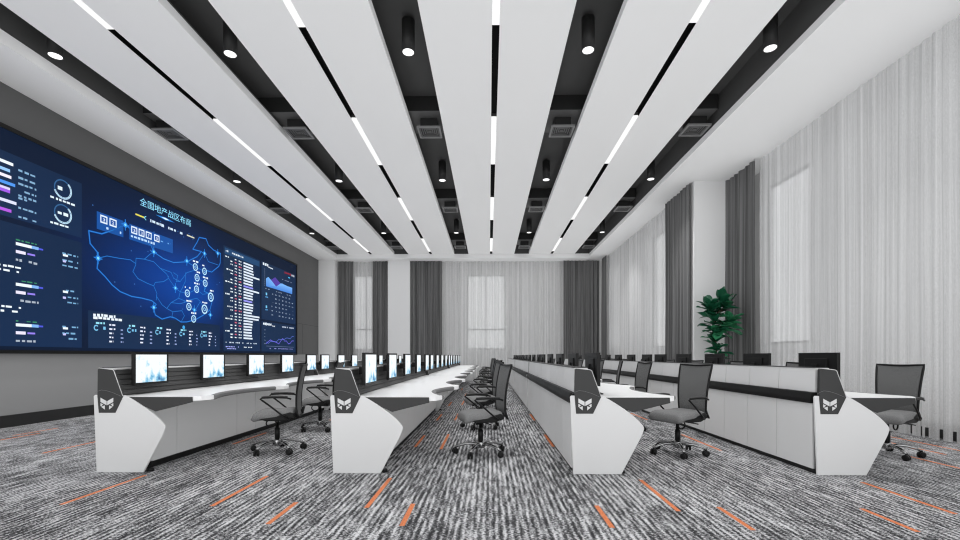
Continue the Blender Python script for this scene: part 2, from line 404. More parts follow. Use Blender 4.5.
# downlights and supply-air diffusers in the five black slots
SLOT = [-6.66, -3.95, -1.225, 1.495, 4.215]
SN = ['the slot beside the video wall', 'the second slot from the video wall', 'the middle slot', 'the fourth slot from the video wall', 'the slot beside the sheer curtains']
proto = None
def downlight(label, loc):
    t = thing('downlight', label, 'downlight', loc, 0, 'black cylinder downlights')
    L_ = ZB - ZP - .02 - .02
    mb = MB(); mb.lathe([(.086, .0), (.098, 0), (.098, L_ - .004), (.09, L_)], (0, 0, 0), 28); mb.build('body', 'lamp_body', t)
    MB().lathe([(.0855, -.003), (.0855, .004)], (0, 0, 0), 28).build('lens', 'lamp', t)
    MB().cyl((0, 0, L_), .06, .06, .02, 20).build('mount', 'black', t)
    return t
def diffuser(label, loc):
    t = thing('air_diffuser', label, 'air vent', loc, 0, 'square air diffusers')
    fr = MB(); o_, i_ = .235, .20
    for a in ((-o_, o_, -o_, -i_), (-o_, o_, i_, o_), (-o_, -i_, -i_, i_), (i_, o_, -i_, i_)): fr.box(*a, 0, .035)
    fr.build('frame', 'frame_dark', t)
    lv = MB()
    for q, z in ((.19, .012), (.15, .02), (.11, .026), (.07, .03)):
        w_ = .022
        for a in ((-q, q, -q, -q + w_), (-q, q, q - w_, q), (-q, -q + w_, -q + w_, q - w_), (q - w_, q, -q + w_, q - w_)): lv.box(*a, z, z + .006)
    lv.box(-.035, .035, -.02, .02, .022, .034)
    lv.build('louvre', 'louvre_lit_underside', t)
    MB().box(-.2, .2, -.2, .2, .036, .05).build('plenum_plate', 'black', t)
    MB().box(-.17, .17, -.17, .17, .05, .218).build('neck', 'lamp_body', t)
    return t
dl0 = df0 = None
for i, x in enumerate(SLOT):
    for n_, y in enumerate((6.9, 11.95, 17.05)):
        lab = 'black cylinder downlight, %s from the front, in %s' % (ORD[n_], SN[i])
        if dl0 is None: dl0 = downlight(lab, (x, y, ZP - .01)); kids_index()
        else: dup(dl0, (x, y, ZP - .01), 0, lab)
        L_ = bpy.data.lights.new('downlight_beam', 'SPOT'); L_.energy = 240; L_.spot_size = R(100); L_.spot_blend = 1.0; L_.shadow_soft_size = .08
        lo = bpy.data.objects.new('downlight_beam', L_); COL.objects.link(lo); lo.location = (x, y, ZP - .04)
    for n_, y in enumerate((9.42, 14.42, 19.4)):
        lab = 'dark square air diffuser, %s from the front, in %s' % (ORD[n_], SN[i])
        if df0 is None: df0 = diffuser(lab, (x, y, ZP - .005)); kids_index()
        else: dup(df0, (x, y, ZP - .005), 0, lab)

# ------------------------------------------------------------------ curtains
def curtain(name, label, axis, t, a0, a1, mat, pitch, amp, seed, slits=(), z0=.012, z1=ZS - .004):
    rnd = random.Random(seed); L_ = a1 - a0; knots = [0.0]
    while knots[-1] < L_: knots.append(knots[-1] + pitch * rnd.uniform(.55, 1.5))
    knots[-1] = L_; hs = [rnd.uniform(.35, 1.0) * (1 if i % 2 else -1) for i in range(len(knots))]
    nu = max(24, int(L_ / (pitch / 7))); nv = 10
    def off(s, v):
        i = 0
        while i < len(knots) - 2 and knots[i + 1] < s: i += 1
        q = (s - knots[i]) / max(1e-6, knots[i + 1] - knots[i]); q = q * q * (3 - 2 * q)
        return amp * ((1 - q) * hs[i] + q * hs[i + 1]) * (1.0 - .25 * v) + .008 * math.sin(v * 5 + s * 3)
    def fn(u, v):
        s = u * L_; z = z0 + v * (z1 - z0); d = off(s, v)
        return (t + d, a0 + s, z) if axis == 0 else (a0 + s, t + d, z)
    mb = MB()
    zs = [0, .026] + [.026 + (1 - .026) * k / (nv - 1) for k in range(1, nv)]
    V = [[mb.bm.verts.new(fn(i / nu, v)) for v in zs] for i in range(nu + 1)]
    for i in range(nu):
        am = a0 + (i + .5) / nu * L_
        for jv in range(len(zs) - 1):
            if jv == 0 and any(abs(am - c) < w_ for c, w_ in slits): continue
            fc = mb.bm.faces.new((V[i][jv], V[i + 1][jv], V[i + 1][jv + 1], V[i][jv + 1])); fc.smooth = True
    o = mb.build(name, mat)
    return tag(o, label, 'curtain', 'dark grey curtains' if mat == 'drape' else 'white sheer curtains')
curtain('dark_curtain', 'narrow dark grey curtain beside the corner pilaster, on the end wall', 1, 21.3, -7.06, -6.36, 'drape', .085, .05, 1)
curtain('sheer_curtain', 'narrow white sheer hanging between two dark curtains on the end wall', 1, 21.42, -6.40, -5.40, 'sheer', .09, .035, 2)
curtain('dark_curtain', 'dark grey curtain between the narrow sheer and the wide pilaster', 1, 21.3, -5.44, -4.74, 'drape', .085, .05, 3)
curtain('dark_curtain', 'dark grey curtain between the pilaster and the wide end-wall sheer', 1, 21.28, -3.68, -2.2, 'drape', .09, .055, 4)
curtain('sheer_curtain', 'wide white sheer covering the middle of the end wall', 1, 21.42, -2.25, 3.50, 'sheer', .10, .035, 5)
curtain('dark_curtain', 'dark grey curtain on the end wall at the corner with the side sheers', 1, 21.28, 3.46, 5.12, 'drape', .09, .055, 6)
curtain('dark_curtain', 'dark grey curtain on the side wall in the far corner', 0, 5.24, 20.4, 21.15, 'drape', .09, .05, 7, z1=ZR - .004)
curtain('sheer_curtain', 'white sheer on the side wall beyond the white pier', 0, 5.36, 13.45, 20.45, 'sheer', .10, .03, 8, z1=ZR - .004)
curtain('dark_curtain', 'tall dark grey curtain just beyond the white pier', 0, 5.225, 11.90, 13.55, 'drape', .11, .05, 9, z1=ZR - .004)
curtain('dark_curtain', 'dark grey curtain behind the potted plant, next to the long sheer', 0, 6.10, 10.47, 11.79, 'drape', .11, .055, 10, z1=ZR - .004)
curtain('sheer_curtain', 'long white sheer filling the side wall opposite the video wall', 0, 6.20, NEAR + .3, 10.54, 'sheer', .10, .03, 11, z1=ZR - .004,
        slits=((6.78, .014), (6.66, .02), (6.55, .014), (6.36, .034), (6.19, .022)))
MAP_LINES = [[(8.88, 3.61), (8.91, 3.37), (9.07, 3.24), (9.09, 3.12), (9.07, 2.91), (9.26, 2.78), (9.43, 2.64), (9.64, 2.53), (9.95, 2.47), (10.24, 2.47), (10.54, 2.45), (10.68, 2.38), (10.6, 2.28), (10.65, 2.13), (10.87, 2.05), (11.15, 2.13), (11.33, 2.11), (11.54, 2.03), (11.76, 2.05), (12.1, 2.13), (12.45, 2.29), (12.73, 2.45), (12.84, 2.72), (12.69, 2.91), (12.47, 2.94), (12.6, 3.13), (12.44, 3.33), (12.58, 3.53), (12.82, 3.53), (13.16, 3.76), (13.22, 3.86), (13.24, 4.15), (12.9, 4.17), (12.67, 4.25), (12.56, 4.4), (12.27, 4.36), (12.17, 4.2), (12.0, 3.98), (12.36, 4.0), (12.17, 3.82), (11.76, 3.6), (11.27, 3.48), (10.92, 3.5), (10.6, 3.59), (10.52, 3.72), (10.26, 3.81), (10.05, 3.89), (9.77, 3.98), (9.47, 3.79), (9.18, 3.63), (8.88, 3.61)], [(9.09, 3.12), (9.3, 3.21), (9.6, 3.23), (9.91, 3.26), (10.06, 3.21), (10.06, 3.18), (9.98, 3.02), (10.12, 2.89), (10.39, 2.83), (10.6, 2.8), (10.7, 2.64), (10.68, 2.48)], [(10.06, 3.21), (10.07, 3.33), (10.31, 3.36), (10.52, 3.54), (10.6, 3.59)], [(10.31, 3.36), (10.6, 3.36), (10.81, 3.25), (11.03, 3.15), (11.09, 3.06), (10.92, 2.95), (10.65, 2.89), (10.6, 2.8)], [(10.81, 3.25), (11.18, 3.22), (11.27, 3.09), (11.51, 3.05), (11.76, 3.32), (12.1, 3.45)], [(11.09, 3.06), (11.33, 2.86), (11.51, 2.79), (11.45, 2.62), (11.18, 2.48), (11.03, 2.32), (10.87, 2.39), (10.68, 2.58)], [(11.27, 3.23), (11.42, 3.18), (11.36, 3.02), (11.51, 3.05)], [(11.71, 3.31), (11.7, 3.08), (11.51, 2.79), (11.83, 2.8), (12.15, 2.95), (12.1, 3.19), (12.17, 3.26)], [(11.03, 2.32), (11.24, 2.26), (11.21, 2.14), (11.33, 2.11)], [(11.45, 2.62), (11.76, 2.57), (11.84, 2.45), (12.1, 2.39), (12.31, 2.64), (12.17, 2.71), (11.83, 2.62)], [(11.18, 2.48), (11.51, 2.49), (11.76, 2.57)], [(11.24, 2.26), (11.57, 2.32), (11.67, 2.2), (11.54, 2.03)], [(12.1, 2.39), (12.03, 2.15), (12.1, 2.13)], [(12.31, 2.64), (12.49, 2.45), (12.73, 2.45)], [(12.15, 2.95), (12.41, 2.85), (12.69, 2.91)], [(12.17, 3.26), (12.52, 3.17), (12.47, 2.94)], [(11.76, 3.6), (12.1, 3.54), (12.49, 3.98), (12.36, 4.0)], [(12.49, 3.98), (12.67, 3.79), (13.14, 3.79)], [(11.76, 3.6), (12.1, 3.53), (12.49, 3.49), (12.58, 3.53)]]
SKIP_MON = {(0, 8), (0, 12), (3, 10), (3, 13), (3, 14)}   # wholly hidden behind other things
SKIP_CH = {(0, 2), (0, 3), (0, 7), (2, 5), (2, 8)}

# ------------------------------------------------------------------ video wall
SX = -7.80
class Art:
    """flat picture content on the display, coloured per face corner; y, z are metres on the screen"""
    def __init__(self, layer): self.v = []; self.f = []; self.c = []; self.x = SX + .002 + layer * .0015
    def poly(self, pts, cols):
        b = len(self.v)
        if isinstance(cols[0], (int, float)): cols = [cols] * len(pts)
        for (y, z), c in zip(pts, cols): self.v.append((self.x, y, z)); self.c.append(c)
        self.f.append(tuple(range(b, b + len(pts))))
    def rect(self, y0, y1, z0, z1, c): self.poly([(y0, z0), (y1, z0), (y1, z1), (y0, z1)], c)
    def line(self, pts, w, c):
        for (a, b) in zip(pts, pts[1:]):
            d = Vector((b[0] - a[0], b[1] - a[1]))
            if d.length < 1e-6: continue
            n = Vector((-d.y, d.x)).normalized() * w / 2; e = d.normalized() * w * .3
            self.poly([(a[0] - e.x - n.x, a[1] - e.y - n.y), (b[0] + e.x - n.x, b[1] + e.y - n.y), (b[0] + e.x + n.x, b[1] + e.y + n.y), (a[0] - e.x + n.x, a[1] - e.y + n.y)], c)
    def ring(self, cy, cz, r0, r1, c, a0=0, a1=2 * PI, n=24):
        for k in range(n):
            t0 = a0 + (a1 - a0) * k / n; t1 = a0 + (a1 - a0) * (k + 1) / n
            self.poly([(cy + r * math.cos(t), cz + r * math.sin(t)) for r, t in ((r0, t0), (r1, t0), (r1, t1), (r0, t1))], c)
    def glow(self, cy, cz, r, c, base, sq=1.0, n=20):
        for k in range(n):
            t0 = 2 * PI * k / n; t1 = 2 * PI * (k + 1) / n
            P = lambda q, t: (cy + q * math.cos(t), cz + q * sq * math.sin(t))
            mid = tuple(base[i] + (c[i] - base[i]) * .18 for i in range(3))
            self.poly([(cy, cz), P(r * .3, t0), P(r * .3, t1)], [c, mid, mid])
            self.poly([P(r * .3, t0), P(r, t0), P(r, t1), P(r * .3, t1)], [mid, base, base, mid])
    def ticks(self, y0, y1, z, h, c, rnd, gap=.35):
        """a line of unreadably small writing: short blocks of varying length"""
        y = y0
        while y < y1 - .01:
            l = rnd.uniform(.035, .10); l = min(l, y1 - y)
            if rnd.random() > gap * .5: self.rect(y, y + l, z - h / 2 * rnd.uniform(.6, 1), z + h / 2 * rnd.uniform(.6, 1), c)
            y += l + rnd.uniform(.015, .04)
    def text(self, s, y, z, h, c, width=None):
        cu = bpy.data.curves.new('t', 'FONT'); cu.body = s; cu.size = h * 1.25; cu.resolution_u = 3
        o = bpy.data.objects.new('t', cu); COL.objects.link(o)
        dg = bpy.context.evaluated_depsgraph_get(); dg.update()
        me = o.evaluated_get(dg).to_mesh()
        xs = [v.co.x for v in me.vertices] or [0, 1]; k = 1.0
        if width: k = width / max(1e-6, max(xs) - min(xs))
        x0 = min(xs)
        for p in me.polygons:
            self.poly([(y + (me.vertices[i].co.x - x0) * k, z + me.vertices[i].co.y) for i in p.vertices], c)
        o.evaluated_get(dg).to_mesh_clear(); bpy.data.objects.remove(o); bpy.data.curves.remove(cu)
    def build(self, name, parent):
        me = bpy.data.meshes.new(name); me.from_pydata(self.v, [], self.f)
        ca = me.color_attributes.new('Col', 'FLOAT_COLOR', 'POINT')
        for i, c in enumerate(self.c): ca.data[i].color = (*c, 1)
        me.materials.append(M['display'])
        o = bpy.data.objects.new(name, me); COL.objects.link(o); o.parent = parent
        return o
def srgb(r, g, b):
    return tuple((q / 255 / 12.92 if q < 10.3 else ((q / 255 + .055) / 1.055) ** 2.4) for q in (r, g, b))
vw = thing('video_wall', 'huge wall-mounted video wall showing a blue map and data charts', 'video wall', (0, -.12, 0))
fr = MB()
fr.box(-7.9, SX, 3.6, 18.5, 1.25, 4.86)
for a in ((3.56, 3.62, 1.21, 4.90), (18.45, 18.52, 1.21, 4.90), (3.62, 18.45, 1.21, 1.27), (3.62, 18.45, 4.83, 4.90)):
    fr.box(-7.9, SX + .02, *a)
fr.build('cabinet_frame', 'black', vw)
NAVY, PANEL = srgb(11, 25, 48), srgb(27, 51, 86)
bg = Art(0); NY, NZ = 100, 30
def bgcol(y, z):
    g = math.exp(-(((y - 11.2) / 1.9) ** 2 + ((z - 3.0) / 1.0) ** 2)); g2 = math.exp(-(((y - 12.3) / 1.0) ** 2 + ((z - 2.9) / .9) ** 2))
    k = NAVY; c1, c2 = srgb(6, 62, 150), srgb(8, 82, 190)
    return tuple(k[i] + (c1[i] - k[i]) * min(1, g * .85) + (c2[i] - c1[i]) * g2 * .6 for i in range(3))
for i in range(NY):
    for k in range(NZ):
        y0, y1 = 3.62 + 14.83 * i / NY, 3.62 + 14.83 * (i + 1) / NY; z0, z1 = 1.27 + 3.56 * k / NZ, 1.27 + 3.56 * (k + 1) / NZ
        bg.poly([(y0, z0), (y1, z0), (y1, z1), (y0, z1)], [bgcol(y0, z0), bgcol(y1, z0), bgcol(y1, z1), bgcol(y0, z1)])
disp = bg.build('display', vw)
rnd = random.Random(3)
WHITE, CY, BLU, LAV = srgb(236, 246, 255), srgb(130, 215, 245), srgb(60, 140, 225), srgb(170, 175, 250)
# dark cards behind the charts
cd = Art(1)
for y0, y1, z0, z1 in [(3.75, 8.73, 3.43, 4.47), (3.75, 8.73, 1.33, 3.34), (8.87, 13.2, 1.33, 2.06), (13.39, 15.53, 1.33, 4.43), (15.63, 18.36, 2.44, 4.43), (15.63, 18.36, 1.33, 2.37)]:
    cd.poly([(y0, z0), (y1, z0), (y1, z1), (y0, z1)], [srgb(24, 46, 78), srgb(21, 44, 78), srgb(19, 40, 70), srgb(24, 46, 76)])
cd.build('chart_cards', disp)
# map of the country
mp = Art(2)
base = bgcol(11.2, 3.0)
outer = MAP_LINES[0]
mp.line(outer, .036, srgb(14, 78, 165))
mq = Art(3)
mq.line(outer, .016, srgb(48, 132, 215))
for l in MAP_LINES[1:]: mq.line(l, .016, srgb(38, 116, 200))
for k in range(26):
    y, z = rnd.uniform(8.9, 13.2), rnd.uniform(2.2, 4.5); mq.rect(y, y + .025, z, z + .025, srgb(60, 110, 180))
mp.build('map_outline', disp); mq.build('map_border_lines', disp)
gl = Art(4); gl2 = Art(5)
for (y, z) in [(9.09, 3.12), (10.6, 3.59), (11.76, 3.62), (12.49, 3.98), (13.1, 4.12), (9.77, 3.98), (11.33, 2.86), (10.6, 2.3), (12.75, 2.32), (12.06, 2.39)]:
    for w_, hh in ((.10, .012), (.012, .12)): gl.rect(y - w_, y + w_, z - hh, z + hh, srgb(40, 125, 215))
    gl.ring(y, z, 0.001, .06, srgb(38, 128, 220), n=14)
    gl2.ring(y, z, 0.001, .03, srgb(130, 220, 255), n=12)
gl.ring(11.64, 1.9, .001, .05, srgb(70, 170, 235), n=12)
gl.poly([(10.66, 4.475), (10.98, 4.44), (11.3, 4.475), (10.98, 4.51)], srgb(40, 130, 215)); gl2.poly([(10.84, 4.475), (10.98, 4.455), (11.12, 4.475), (10.98, 4.495)], srgb(225, 245, 255))
gl2.build('map_sparks', disp)
gl.build('map_glints', disp)
mk = Art(5)
for i, (y, z) in enumerate([(12.1, 3.53), (12.49, 3.49), (12.17, 3.26), (12.52, 3.17), (12.15, 2.95), (11.78, 2.79), (12.77, 2.82), (12.49, 2.45), (11.84, 2.45), (12.03, 2.15)]):
    r = .13 if i in (6, 7) else .10
    mk.ring(y, z, r * .72, r, srgb(190, 232, 255)); mk.ring(y, z, r * .25, r * .4, srgb(170, 220, 250), n=12)
    mk.ticks(y - .10, y + .12, z + r + .05, .05, WHITE, rnd)
mk.build('map_markers', disp)
hd = Art(4)
hd.text('全国地产战区布局', 10.18, 4.56, .155, srgb(150, 225, 255), width=1.74)
hd.ticks(10.49, 11.63, 4.285, .07, srgb(205, 225, 245), rnd)
hd.line([(10.06, 4.30), (10.30, 4.30)], .035, srgb(225, 215, 90)); hd.line([(10.30, 4.30), (10.36, 4.34)], .02, CY); hd.line([(10.30, 4.30), (10.36, 4.26)], .02, CY)
hd.line([(11.77, 4.29), (12.05, 4.29)], .035, srgb(215, 215, 190))
hd.build('headline', disp)
nb = Art(3)
for y0, y1, z0, z1 in [(9.06, 9.72, 3.70, 4.05), (9.88, 11.24, 3.70, 4.04)]:
    nb.rect(y0, y1, z0, z1, srgb(24, 82, 160))
nb.build('counter_cards', disp)
nc = Art(5)
for d, y0, y1 in [('3', 9.14, 9.31), ('2', 9.36, 9.54), ('3', 9.93, 10.10), ('3', 10.14, 10.31), ('7', 10.35, 10.53), ('0', 10.61, 10.78)]:
    for a in ((y0, y1, 3.98, 4.01), (y0, y1, 3.85, 3.88), (y0, y0 + .025, 3.88, 3.98), (y1 - .025, y1, 3.88, 3.98)): nc.rect(*a, srgb(225, 238, 255))
    nc.text(d, y0 + .06, 3.895, .07, srgb(240, 246, 255), width=.055)
nc.ticks(9.17, 9.66, 3.775, .06, srgb(190, 220, 255), rnd); nc.ticks(9.92, 10.64, 3.785, .06, srgb(190, 220, 255), rnd); nc.ticks(10.82, 11.1, 3.9, .035, srgb(110, 170, 230), rnd)
nc.build('counters', disp)
# ring gauges and bars of the left-hand pages
gg = Art(3)
for zc in (4.22, 3.77):
    gg.ring(8.34, zc, .150, .172, srgb(52, 98, 146), 0, 2 * PI, 32)
    gg.ring(8.34, zc, .145, .18, srgb(200, 232, 250), R(-160), R(50), 26)
    gg.ticks(8.24, 8.45, zc, .07, srgb(225, 240, 250), rnd, .1)
    gg.ticks(8.10, 8.58, zc - .215, .045, srgb(225, 240, 250), rnd)
gg.build('ring_gauges', disp)
lb = Art(3)
for z, l, c in [(4.30, .25, WHITE), (4.18, .2, srgb(150, 200, 250)), (3.97, .28, srgb(80, 150, 240)), (3.88, .2, srgb(220, 210, 250)), (3.84, .2, srgb(160, 90, 230)), (3.68, .3, srgb(220, 225, 250)), (3.53, .22, srgb(180, 90, 225)), (4.08, .22, srgb(240, 235, 250))]:
    for y0 in (4.0, 5.6, 7.0): lb.rect(y0, 7.22 + l if y0 == 7.0 else y0 + 1.1, z - .025, z + .025, c)
    lb.ticks(7.55, 7.85, z - .05, .04, srgb(130, 170, 205), rnd)
for y00 in (3.95, 5.75, 7.51):
    for zt in (3.03, 2.36, 1.69):
        lb.ticks(y00, y00 + .35, zt + .06, .025, srgb(60, 140, 100), rnd)
        lb.rect(y00, y00 + .26, zt - .03, zt + .02, WHITE); lb.rect(y00 + .26, y00 + .38, zt - .03, zt + .02, srgb(130, 180, 240)); lb.rect(y00 + .38, y00 + .46, zt - .02, zt + .01, srgb(80, 90, 220))
        lb.rect(y00, y00 + .16, zt - .16, zt - .11, srgb(235, 230, 255)); lb.rect(y00 + .19, y00 + .32, zt - .15, zt - .12, srgb(150, 130, 240))
        lb.ticks(y00, y00 + .38, zt - .27, .045, srgb(170, 180, 195), rnd)
        for q, zz in enumerate((.02, -.1, -.2)):
            lb.ticks(y00 + .82, y00 + 1.14, zt + zz, .035, srgb(120, 170, 210), rnd)
        lb.rect(y00 + .83, y00 + .93, zt - .03, zt + .01, WHITE); lb.rect(y00 + .83, y00 + .89, zt - .14, zt - .10, srgb(200, 200, 255))
    for zt in (2.63, 1.97): lb.ticks(y00 - .3, y00 + .1, zt, .04, WHITE, rnd); lb.ticks(y00 - .3, y00 + .05, zt - .07, .04, WHITE, rnd)
lb.build('left_page_charts', disp)
# figures under the map
st = Art(3)
st.ticks(8.98, 9.52, 1.985, .07, WHITE, rnd, 0); st.ticks(8.98, 9.7, 1.93, .06, WHITE, rnd, 0)
for i in range(5):
    y = 8.99 + i * .83
    st.ticks(y + .05, y + .26, 1.83, .05, srgb(150, 220, 240), rnd, 0)
    st.ring(y + .06, 1.73, .035, .06, srgb(120, 190, 230), R(40), R(320), 12); st.ticks(y + .13, y + .28, 1.73, .07, srgb(120, 190, 230), rnd, .2)
    for k in range(5): st.ticks(y + .37, y + (.52 if k < 2 else .47), 1.81 - .085 * k, .042, srgb(225, 230, 250), rnd, 0)
    for k in range(4): st.ticks(y + .66, y + .73, 1.72 - .085 * k, .035, srgb(150, 165, 215), rnd, 0)
st.build('figure_strip', disp)
# ranking bars
rk = Art(3)
rk.rect(13.45, 15.48, 4.20, 4.38, srgb(36, 72, 112))
rk.ticks(13.5, 14.5, 4.29, .06, WHITE, rnd)
for i in range(27):
    z = 4.13 - i * .092
    l = {4: 1.0, 9: .98, 18: 1.0, 19: .95}.get(i, .60 - .004 * i + rnd.uniform(-.03, .05))
    rk.rect(14.48, 14.48 + l, z - .027, z + .027, srgb(224, 236, 250) if i not in (8, 13) else srgb(150, 150, 240))
    rk.ticks(13.98, 14.10, z, .045, srgb(225, 110, 130) if i % 4 == 1 else WHITE, rnd, .1)
    rk.ticks(14.2, 14.36, z, .045, srgb(225, 110, 130) if i % 5 == 2 else WHITE, rnd, .1)
    if i % 3: rk.ticks(13.75, 13.88, z, .045, WHITE, rnd, .3)
    if i % 4 == 0: rk.ticks(13.48, 13.7, z, .045, WHITE, rnd, .3)
rk.ticks(13.5, 15.45, 1.58, .04, srgb(200, 215, 235), rnd, .8); rk.ticks(13.5, 14.2, 1.45, .035, LAV, rnd); rk.ticks(14.5, 15.0, 1.45, .035, WHITE, rnd); rk.ticks(13.5, 14.1, 1.39, .03, LAV, rnd)
rk.build('ranking_bars', disp)
ac = Art(3)
ac.poly([(15.94, 3.88), (16.10, 3.96), (16.30, 3.89), (16.69, 3.76), (17.02, 3.88), (17.19, 3.90), (17.6, 3.87), (18.06, 3.87), (18.06, 3.62), (15.94, 3.61)], [srgb(120, 180, 245)] * 8 + [srgb(70, 130, 220)] * 2)
ac.ticks(15.9, 18.2, 3.53, .035, srgb(150, 165, 190), rnd, .8)
for i in range(9): ac.rect(15.82, 15.87, 3.62 + i * .07, 3.645 + i * .07, srgb(110, 125, 150))
ac.ticks(15.72, 16.1, 4.37, .11, WHITE, rnd, 0); ac.ticks(16.12, 16.45, 4.31, .05, WHITE, rnd, .3)
ac.ticks(17.3, 17.95, 4.36, .09, srgb(150, 40, 55), rnd, .2); ac.ticks(18.0, 18.25, 4.36, .09, srgb(215, 220, 230), rnd, 0); ac.rect(17.7, 17.85, 4.2, 4.24, srgb(80, 190, 245))
ac.ticks(17.2, 18.1, 4.06, .03, srgb(140, 155, 185), rnd, .7)
for i in range(7):
    for k in range(6): ac.ticks(16.35 + i * .28, 16.46 + i * .28, 3.4 - k * .15, .05, srgb(150, 165, 190), rnd, .4)
for z in (3.3, 2.85): ac.rect(15.92, 16.02, z, z + .09, srgb(120, 200, 240)); ac.ticks(15.9, 16.1, z - .06, .05, srgb(90, 160, 220), rnd, 0)
ac.ticks(15.74, 16.35, 2.29, .1, WHITE, rnd, 0); ac.ticks(16.4, 16.6, 2.25, .04, WHITE, rnd, .2); ac.ticks(17.2, 18.2, 2.27, .06, srgb(190, 200, 220), rnd, .6)
for i in range(5): ac.ticks(15.82, 15.92, 1.6 + i * .12, .03, srgb(120, 135, 160), rnd, 0)
ac.line([(15.95, 1.52), (18.2, 1.52)], .01, srgb(120, 135, 170))
q1 = [(15.95 + i * .16, 1.60 + .25 * abs(math.sin(i * .55)) * (.4 + .6 * rnd.random())) for i in range(15)]
q2 = [(15.95 + i * .16, 1.58 + .3 * i / 15 + .1 * rnd.random()) for i in range(15)]
ac.line(q1, .025, srgb(110, 100, 220)); ac.line(q2, .02, srgb(90, 110, 200)); ac.ticks(16.2, 18.1, 1.44, .03, srgb(150, 150, 220), rnd, .6)
ac.build('trend_charts', disp)
ad = Art(4); ad.poly([(16.30, 3.89), (16.62, 4.04), (17.05, 3.88), (16.69, 3.71)], srgb(84, 62, 160)); ad.build('trend_peak', disp)

# ------------------------------------------------------------------ control consoles
# local frame: x = 0 at the back edge, operators sit at +x; y along the unit; z up
LU, Y0 = 5.25, 4.52
ROWX = [-3.975, -1.585, .802, 3.19]
RN = ['the row beside the video wall', 'the second row from the video wall', 'the third row from the video wall', 'the row beside the long sheer']
UN = ['front', 'middle', 'far']
PANEL_OUT = [(.03, 0), (0, .765), (.012, .778), (.32, .775), (.39, .738), (.46, .695), (.54, .642), (.615, .585), (.67, .537), (.712, .490), (.726, .468), (.728, .445), (.715, .405), (.693, .355), (.505, 0)]
CAP_OUT = [(.058, .600), (.226, .600), (.305, .765), (.212, 1.022), (.195, 1.030), (.06, 1.046), (.048, 1.035), (.044, .76)]
def front_edge(y):
    t = (y % 1.75) / 1.75
    e = min(t, 1 - t) * 1.75
    if y < .22 or y > LU - .22:
        d = min(y, LU - y) - .036
        return min(1.10, .99 + .11 * max(0, d / .16) ** .5)
    if e < .09: return 1.165
    q = (e - .09) / (.875 - .09)
    return 1.165 - .22 * math.sin(q * PI / 2) ** .85
